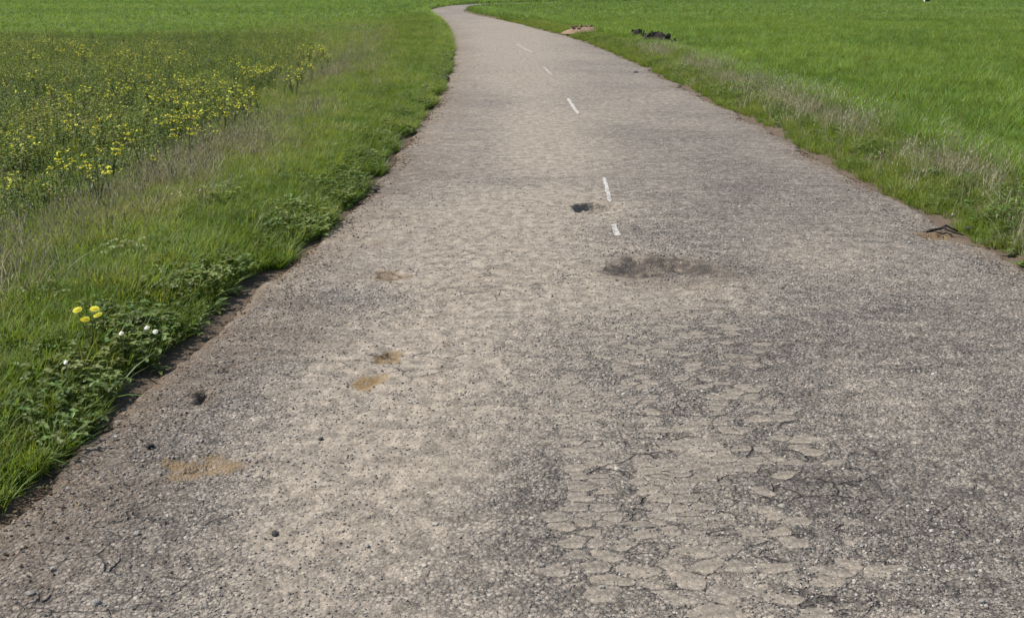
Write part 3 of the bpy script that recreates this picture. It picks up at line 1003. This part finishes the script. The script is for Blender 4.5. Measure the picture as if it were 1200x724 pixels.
# ------------------------------------------------------------------ loose chippings on the road
mc = Mat('stone_chip')
_f = mc.attr('tint', True)
_c = mc.ramp(_f, [(0.0, (0.060, 0.056, 0.053)), (0.3, (0.162, 0.146, 0.128)), (0.7, (0.272, 0.245, 0.208)), (0.92, (0.365, 0.340, 0.297)), (1.0, (0.561, 0.544, 0.493))])
mc.l.new(_c, mc.b.inputs['Base Color']); mc.b.inputs['Roughness'].default_value = 0.85; mc.b.inputs['Specular IOR Level'].default_value = .25


def rock_mesh(name, mat, seed, sub=1, rough=0.35, flat=0.6):
    import bmesh
    bm = bmesh.new(); bmesh.ops.create_icosphere(bm, subdivisions=sub, radius=1)
    r = random.Random(seed)
    for v in bm.verts:
        v.co *= 1 + r.uniform(-rough, rough); v.co.z *= flat
    me = bpy.data.meshes.new(name); bm.to_mesh(me); bm.free(); me.materials.append(mat)
    return me


c_chip = proto_collection('stone_chips', [rock_mesh('stone_chip', mc.m, i, 1, .3, .6) for i in range(6)])
n = 90000
y = 2.4 + (rng.random(n) ** 1.5) * 9.5
x = rng.uniform(-2.0, 3.6, n)
sl, sr, ins = lateral(x, y)
wgt = 0.30 + 0.7 * smooth(.40, .62, fbm(x * 1.3, y * 1.3, 191, 3))
wgt = wgt * smooth(11, 6, y) * (0.55 + 0.6 * smooth(-0.2, 0.8, x))
hk = np.ones(n, bool)
for k, h in enumerate(HW): hk &= hole_r(x, y, h, k) > 1.1
keep = ins & (np.minimum(-sl, -sr) > .16) & (rng.random(n) < wgt) & hk & (np.abs(x) < y * .55 + .6)
x, y = x[keep], y[keep]
sc = (0.0032 + 0.0034 * rng.random(len(x)) ** 2.0) * (1 + .07 * (y - 3))
big = rng.random(len(x)) < 0.006
sc = np.where(big, sc * 2.0, sc)
t = rng.beta(2, 2.4, len(x)); t = np.where(big, .70 + .22 * rng.random(len(x)), t)
scatter('loose_chippings', c_chip, 6, np.stack([x, y, road_z(x, y, holes=False) + 0.001], -1), sc, t, tilt=0.5, label='small loose stone chippings strewn over the road', cat='gravel')

mcr = Mat('soil_crumb')
_c = mcr.ramp(mcr.attr('tint', True), [(0.0, (0.05, 0.035, 0.024)), (0.5, (0.14, 0.10, 0.066)), (0.85, (0.25, 0.19, 0.12)), (1.0, (0.38, 0.33, 0.26))])
mcr.l.new(_c, mcr.b.inputs['Base Color']); mcr.b.inputs['Roughness'].default_value = 0.95; mcr.b.inputs['Specular IOR Level'].default_value = .1
c_crumb = proto_collection('soil_crumbs', [rock_mesh('soil_crumb', mcr.m, 30 + i, 1, .35, .6) for i in range(5)])
n = 13000
y = 2.4 + rng.random(n) ** 1.4 * 18
d = np.abs(rng.normal(0, .13, n)) - .03
lf = rng.random(n) < .6
ok = EL[:, 1] < 79
x = np.where(lf, np.interp(y, EL[ok, 1], EL[ok, 0]) + d, np.interp(y, ER[:, 1][ER[:, 1] < 77], ER[:, 0][ER[:, 1] < 77]) - d)
k2 = rng.random(n) < .25 + .75 * smooth(.4, .6, fbm(x * 2, y * 2, 195, 3))
x, y, d, lf = x[k2], y[k2], d[k2], lf[k2]
zz = road_z(x, y) - 0.055 * smooth(0.10, 0.0, d) - 0.02 * smooth(0.5, 0.0, d)
scatter('soil_crumbs', c_crumb, 5, np.stack([x, y, zz], -1), (0.0025 + .007 * rng.random(len(x)) ** 2.8) * (1 + .03 * y), rng.beta(2, 2.2, len(x)), tilt=.6,
        label='brown soil crumbs washed onto both edges of the road', cat='soil')

# ------------------------------------------------------------------ loose stones one can pick out
M_stone = plain('pale_limestone', (0.28, 0.26, 0.225), (0.44, 0.415, 0.37), 60, .85, .004)
M_dstone = plain('dark_bitumen_lump', (0.035, 0.032, 0.030), (0.085, 0.076, 0.066), 60, .85, .004)
STONES = [(165, 579, .014, 0), (80, 570, .013, 0), (62, 667, .016, 0), (36, 695, .016, 0), (112, 705, .018, 0), (160, 623, .015, 0), (430, 640, .012, 0), (705, 690, .014, 0),
          (635, 663, .014, 0), (744, 622, .012, 0), (630, 702, .012, 0), (1140, 668, .015, 0), (1117, 665, .013, 0), (1150, 702, .012, 0), (867, 242, .018, 0), (1066, 285, .02, 0), (1117, 251, .025, 0),
          (937, 157, .028, 0), (1010, 640, .012, 0), (480, 455, .012, 0), (300, 415, .013, 0), (970, 644, .012, 0), (540, 690, .012, 0), (1096, 540, .013, 0)]
SD = [(322, 625, .013, 1), (745, 86, .045, 1), (376, 516, .012, 1), (176, 524, .018, 1), (440, 224, .035, 1), (523, 93, .08, 1), (1135, 268, .03, 1), (690, 516, .010, 1)]
DARKL = ['small black lump lying alone on the smooth dusty half of the road', 'dark lump on the road across from the black earth heap',
         'tiny dark lump between the ochre worn patches on the road', 'dark lump between the left verge and the largest ochre worn patch',
         'dark lump standing in for a dent at the left road edge level with the centre dashes', 'large dark lump standing in for a leaf shadow under the left verge where the road bends',  # lumps added in place of a dent and a leaf shadow
         'dark lump beside the broken hole at the right road edge', 'tiny dark lump at the margin of the broken asphalt pieces']
rocks = [rock_mesh('loose_stone', M_stone, 50 + i, 2, .16, .7) for i in range(5)]
drocks = [rock_mesh('dark_lump', M_dstone, 70 + i, 2, .2, .6) for i in range(4)]
for i, (px, py, r, k) in enumerate(STONES + SD):
    X, Y = G(px, py); Z = float(road_z(X, Y)); r = r if k else r * .72
    o = add('dark_lump' if k else 'loose_stone', (drocks if k else rocks)[i % 4], None, (X, Y, Z + r * .3), (R_(-.3, .3), R_(-.3, .3), R_(0, 6)), (r * R_(.8, 1.3), r * R_(.8, 1.2), r))
    sl_, sr_, _ = lateral(np.array([X]), np.array([Y]))
    if not k:
        if -sl_[0] < 0.75: lab, grp = 'pale limestone pebble on the brown road edge along the left verge', 'pale stones along the left verge'
        elif -sr_[0] < 0.7: lab, grp = 'pale limestone pebble on the road edge along the right verge', 'pale stones along the right verge'
        elif Y < 4.2 and 0.05 < X < 1.0: lab, grp = 'pale limestone pebble among the broken asphalt pieces', 'pale stones among the asphalt pieces'
        elif X < 0.05: lab, grp = 'pale limestone pebble on the smooth dusty half of the road', 'pale stones on the dusty half'
        else: lab, grp = 'pale limestone pebble on the coarse half of the road', 'pale stones on the coarse half'
        tag(o, lab, 'stone', grp)
    if k: tag(o, DARKL[i - len(STONES)], 'lump')

# ------------------------------------------------------------------ single plants
M_ind = foliage_material('weed_leaf', [(0.0, (0.090, 0.150, 0.034)), (1.0, (0.210, 0.270, 0.070))], inst=False, transl=.45, rough=.5, spec=.35)
M_stem = foliage_material('weed_stem', [(0.0, (0.07, 0.10, 0.025)), (1.0, (0.13, 0.15, 0.045))], inst=False)
M_yel = foliage_material('yellow_petal', [(0.0, (0.58, 0.52, 0.025)), (1.0, (0.72, 0.68, 0.06))], inst=False, transl=.3)
M_wht = foliage_material('white_petal', [(0.0, (0.70, 0.70, 0.68)), (1.0, (0.82, 0.82, 0.78))], inst=False, transl=.3)


def gz(x, y): return float(ground_z(np.array([x]), np.array([y]))[0])


def mustard_proto():
    st = MB(); fl = MB()
    h = R_(.38, .52)
    for k in range(random.randint(3, 5)):
        a = R_(0, 6.28); ln = R_(.08, .4); hh = h * R_(.75, 1.05)
        pts = [(ln * hh * t * t * math.cos(a), ln * hh * t * t * math.sin(a), hh * t - .02) for t in (0, .3, .6, .85, 1)]
        st.tube(pts, .004, .0018, .6, sides=4)
        for q in range(6):
            i = random.randint(0, 3); st.leaf(pts[i], R_(0, 6.28), R_(0, .8), R_(.04, .10), R_(.015, .035), R_(0, 1), droop=R_(.1, .5))
        top = pts[-1]
        for q in range(random.randint(2, 5)):
            c = (top[0] + R_(-.028, .028), top[1] + R_(-.028, .028), top[2] + R_(-.03, .018))
            fl.flower(c, R_(.010, .014), R_(0, .9), R_(0, 6.28), 0, 4, R_(.3, .8))
    return st.mesh('stem', [M_stem]), fl.mesh('blossom', [M_yel])


mus = [mustard_proto() for _ in range(7)]
_cnt = 0
# where the photograph shows yellow: clusters given in pixels (centre, spread, count)
CL = [(130, 60, 70, 8, 26), (60, 55, 50, 8, 14), (280, 100, 90, 26, 66), (330, 75, 70, 14, 40), (380, 58, 45, 6, 30), (300, 128, 60, 10, 30), (160, 100, 110, 30, 26),
      (120, 150, 100, 30, 24), (230, 150, 80, 22, 18), (420, 60, 26, 6, 18), (400, 75, 30, 6, 12), (120, 90, 140, 30, 40), (220, 190, 120, 24, 22), (60, 200, 60, 30, 12)]
for (cx, cy, sx, sy, cn) in CL:
    for _ in range(cn):
        px = cx + random.gauss(0, sx * .6); py = cy + random.gauss(0, sy * .6)
        if py < 34: continue
        X, Y = G(px, py, 0.28)
        s_l = float(lateral(np.array([X]), np.array([Y]))[0][0]); zz = 1 + min(max(Y - 10, 0), 40) / 28
        if s_l < 1.75 * zz or Y > 40: continue
        st, fl = random.choice(mus)
        e = add('mustard_plant', None, None, (X, Y, gz(X, Y)), (0, 0, R_(0, 6.28)), R_(.75, 1.15))
        if s_l < 3.1 * zz: lab, grp = 'yellow flowering mustard plant beside the grey withered grass band', 'mustard plants along the dry grass band'
        elif Y > 27: lab, grp = 'yellow flowering mustard plant towards the far edge of the weedy field', 'mustard plants at the far field edge'
        else: lab, grp = 'yellow flowering mustard plant deep among the weeds of the left field', 'mustard plants within the left field'
        tag(e, lab, 'plant', grp)
        add('stem', st, e); add('blossom', fl, e)
        _cnt += 1
print('mustard', _cnt)


def daisy(name, px, py, zoff, mat, n, r, hgt, label, cat, petals, spread):
    X, Y = G(px, py, zoff + hgt)
    e = add(name, None, None, (X, Y, gz(X, Y)))
    tag(e, label, cat)
    lf = MB()
    for q in range(8): lf.leaf((0, 0, .01), R_(0, 6.28), R_(.1, .8), R_(.05, .09), R_(.015, .025), R_(0, 1))
    add('leaf_rosette', lf.mesh('leaf_rosette', [M_ind]), e)
    for (dx, dy, dh) in spread[:n]:
        st = MB(); f = MB()
        hh = hgt + dh - zoff * 0
        pts = [(dx * t * t, dy * t * t, hh * t) for t in (0, .35, .7, 1)]
        st.tube(pts, .0026, .0018, .6)
        so = add('stem', st.mesh('stem', [M_stem]), e)
        tl = R_(.35, .8); taz = R_(-2.2, -.8)
        for ring, (rr, zz, pt) in enumerate(((1.0, 0, petals), (.7, .004, petals - 1), (.4, .008, 5))):
            f.flower((pts[-1][0], pts[-1][1], hh + zz), r * rr, tl, taz, 0, pt, .5)
        add('flower_head', f.mesh('flower_head', [mat]), so)


daisy('yellow_flower', 101, 358, 0.05, M_yel, 4, .022, .26, 'small cluster of bright yellow flowers on the left verge', 'flower', 9,
      [(-.045, .0, .01), (.035, .01, .012), (-.005, -.02, -.03), (.055, -.01, -.012)])
daisy('white_flower', 180, 367, 0.05, M_wht, 2, .013, .21, 'pair of small white flowers in clover on the left verge', 'flower', 9, [(.0, .0, 0), (-.05, .03, .01)])
daisy('white_flower', 140, 371, 0.05, M_wht, 1, .012, .21, 'single small white flower in clover on the left verge', 'flower', 9, [(.0, .0, 0)])
daisy('white_flower', 75, 408, 0.05, M_wht, 1, .010, .19, 'tiny white flower low on the grassy left verge', 'flower', 8, [(.0, .0, 0)])

leaf_meshes = []
for i in range(5):
    b = MB(); b.leaf((0, 0, 0), 0, R_(.25, .9), R_(.07, .12), R_(.020, .034), R_(.2, .9), droop=R_(.2, .6)); leaf_meshes.append(b.mesh('leaf', [M_ind], True))


def broad_weed(X, Y, label, group, s):
    e = add('broadleaf_weed', None, None, (X, Y, gz(X, Y)), (0, 0, R_(0, 6.28)), s)
    tag(e, label, 'weed', group)
    for k in range(random.randint(8, 12)):
        add('leaf', random.choice(leaf_meshes), e, (0, 0, R_(0, .035)), (R_(-.15, .15), R_(-.15, .15), k * 2.4 + R_(-.4, .4)), R_(.6, 1.2))


for _ in range(30):
    Y = 3.3 + random.random() ** 1.4 * 11
    X = float(np.interp(Y, EL[:, 1][:60], EL[:, 0][:60])) - R_(.06, .34)
    broad_weed(X, Y, 'broad-leaved green weed rosette at the left road edge', 'weeds at the left road edge', R_(.8, 1.35))
for _ in range(13):
    Y = 7.0 + random.random() ** 1.3 * 14
    X = float(np.interp(Y, ER[:, 1][:60], ER[:, 0][:60])) + R_(.0, .35)
    broad_weed(X, Y, 'broad-leaved green weed rosette at the right road edge', 'weeds at the right road edge', R_(.7, 1.25))
X, Y = G(1193, 305)
broad_weed(X, Y, 'small weed growing through the gravel off the right verge', None, .8)

# ------------------------------------------------------------------ heaps and post beyond the right verge
M_dark_earth = plain('dark_peaty_earth', (0.018, 0.015, 0.013), (0.075, 0.060, 0.046), 9, .95, .03)
M_clay = plain('orange_clay', (0.17, 0.115, 0.070), (0.27, 0.195, 0.125), 6, .95, .03)
M_post = plain('dark_timber', (0.020, 0.018, 0.016), (0.06, 0.05, 0.04), 12, .85, .01)
M_postw = plain('weathered_white', (0.55, 0.55, 0.52), (0.7, 0.7, 0.67), 12, .8)


def heap(name, X, Y, lx, ly, h, mat, label, cat, clods, seed):
    r = random.Random(seed)
    e = add(name, None, None, (X, Y, gz(X, Y))); tag(e, label, cat)
    n, m = 28, 12
    V = []; Fc = []
    for i in range(m + 1):
        t = i / m
        for k in range(n):
            a = 2 * math.pi * k / n
            w = 1 + .35 * (float(fbm(math.cos(a) * 2 + seed, math.sin(a) * 2, seed, 3)) - .5) * 2
            xx = lx / 2 * w * (1 - t) * math.cos(a); yy = ly / 2 * w * (1 - t) * math.sin(a)
            zz = h * (1 - (1 - t) ** 2.2) * (.55 + .9 * float(fbm(xx * 6.5, yy * 6.5, seed + 3, 4))) - .05
            V.append((xx, yy, zz))
    for i in range(m):
        for k in range(n): Fc.append((i * n + k, i * n + (k + 1) % n, (i + 1) * n + (k + 1) % n, (i + 1) * n + k))
    add('mound', mesh_np('mound', V, Fc, mat, True), e)
    cm = [rock_mesh('clod', mat, seed * 10 + i, 2, .25, .8) for i in range(3)]
    for i in range(clods):
        a = r.uniform(0, 6.28); q = r.uniform(.2, .95)
        s = r.uniform(.03, .075)
        add('clod', cm[i % 3], e, (lx / 2 * q * math.cos(a), ly / 2 * q * math.sin(a), h * .75 * (1 - q ** 2) + s * .3), (r.uniform(0, 3), r.uniform(0, 3), 0), (s * 1.7, s, s * .6))
    return e


X, Y = G(768, 54)
heap('earth_heap', X, Y, 1.35, .8, .40, M_dark_earth, 'black lumpy earth heap beside the right verge', 'heap', 34, 3)
X, Y = G(747, 48)
heap('earth_heap', X, Y, .9, .6, .34, M_dark_earth, 'low dark earth heap behind the larger black heap', 'heap', 18, 5)
X, Y = G(685, 41)
heap('clay_heap', X, Y, 1.5, 1.0, .22, M_clay, 'orange clay heap at the right road edge', 'heap', 12, 7)
X, Y = G(1085.5, 6)
e = add('marker_post', None, None, (X, Y, gz(X, Y))); tag(e, 'dark timber post with a pale edge standing alone in the right field', 'post')


def boxm(name, x0, x1, y0, y1, z0, z1, mat, bev=.01):
    import bmesh
    bm = bmesh.new(); bmesh.ops.create_cube(bm, size=1)
    for v in bm.verts: v.co = ((v.co.x + .5) * (x1 - x0) + x0, (v.co.y + .5) * (y1 - y0) + y0, (v.co.z + .5) * (z1 - z0) + z0)
    bmesh.ops.bevel(bm, geom=bm.edges[:], offset=bev, segments=2, affect='EDGES')
    me = bpy.data.meshes.new(name); bm.to_mesh(me); bm.free(); me.materials.append(mat)
    return me


add('shaft', boxm('shaft', -.17, .20, -.17, .17, -.3, 1.5, M_post, .03), e)
add('pale_strip', boxm('pale_strip', -.215, -.173, -.12, .12, -.3, 1.35, M_postw, .008), e)
add('cap', boxm('cap', -.21, .24, -.21, .21, 1.502, 1.58, M_post, .02), e)


# ------------------------------------------------------------------ dark forked tubes added in place of a shadowed crack, right road edge
M_twig = plain('shadow_dark', (0.012, 0.010, 0.009), (0.045, 0.036, 0.028), 60, .9, .004)
X, Y = G(1108, 269)
tw = add('twig', None, None, (X, Y, float(road_z(X, Y)) + .012)); tag(tw, 'dark crooked strip standing in for a shadowed crack beside the ochre hole at the right road edge', 'twig')


def tubem(name, pts, r0, r1):
    V = []; Fc = []; k = 6; n = len(pts)
    for i, p in enumerate(pts):
        a = Vector(pts[max(0, i - 1)]); b = Vector(pts[min(n - 1, i + 1)])
        q = (b - a).to_track_quat('Z', 'Y'); rr = r0 + (r1 - r0) * i / (n - 1)
        for j in range(k):
            an = 2 * math.pi * j / k
            V.append(tuple(Vector(p) + q @ Vector((math.cos(an) * rr, math.sin(an) * rr, 0))))
    for i in range(n - 1):
        for j in range(k): Fc.append((i * k + j, i * k + (j + 1) % k, (i + 1) * k + (j + 1) % k, (i + 1) * k + j))
    Fc.append(tuple(range(k))[::-1]); Fc.append(tuple((n - 1) * k + j for j in range(k)))
    return mesh_np(name, V, Fc, M_twig, True)


add('stem', tubem('stem', [(-.15, .0, .0), (-.09, .035, .012), (-.02, .03, .025), (.03, .075, .04), (.07, .06, .02), (.11, .03, .005)], .012, .008), tw)
add('shadow_fork', tubem('shadow_fork', [(.0, .04, .03), (.015, -.02, .022), (.06, -.045, .01), (.10, -.10, .002)], .010, .005), tw)
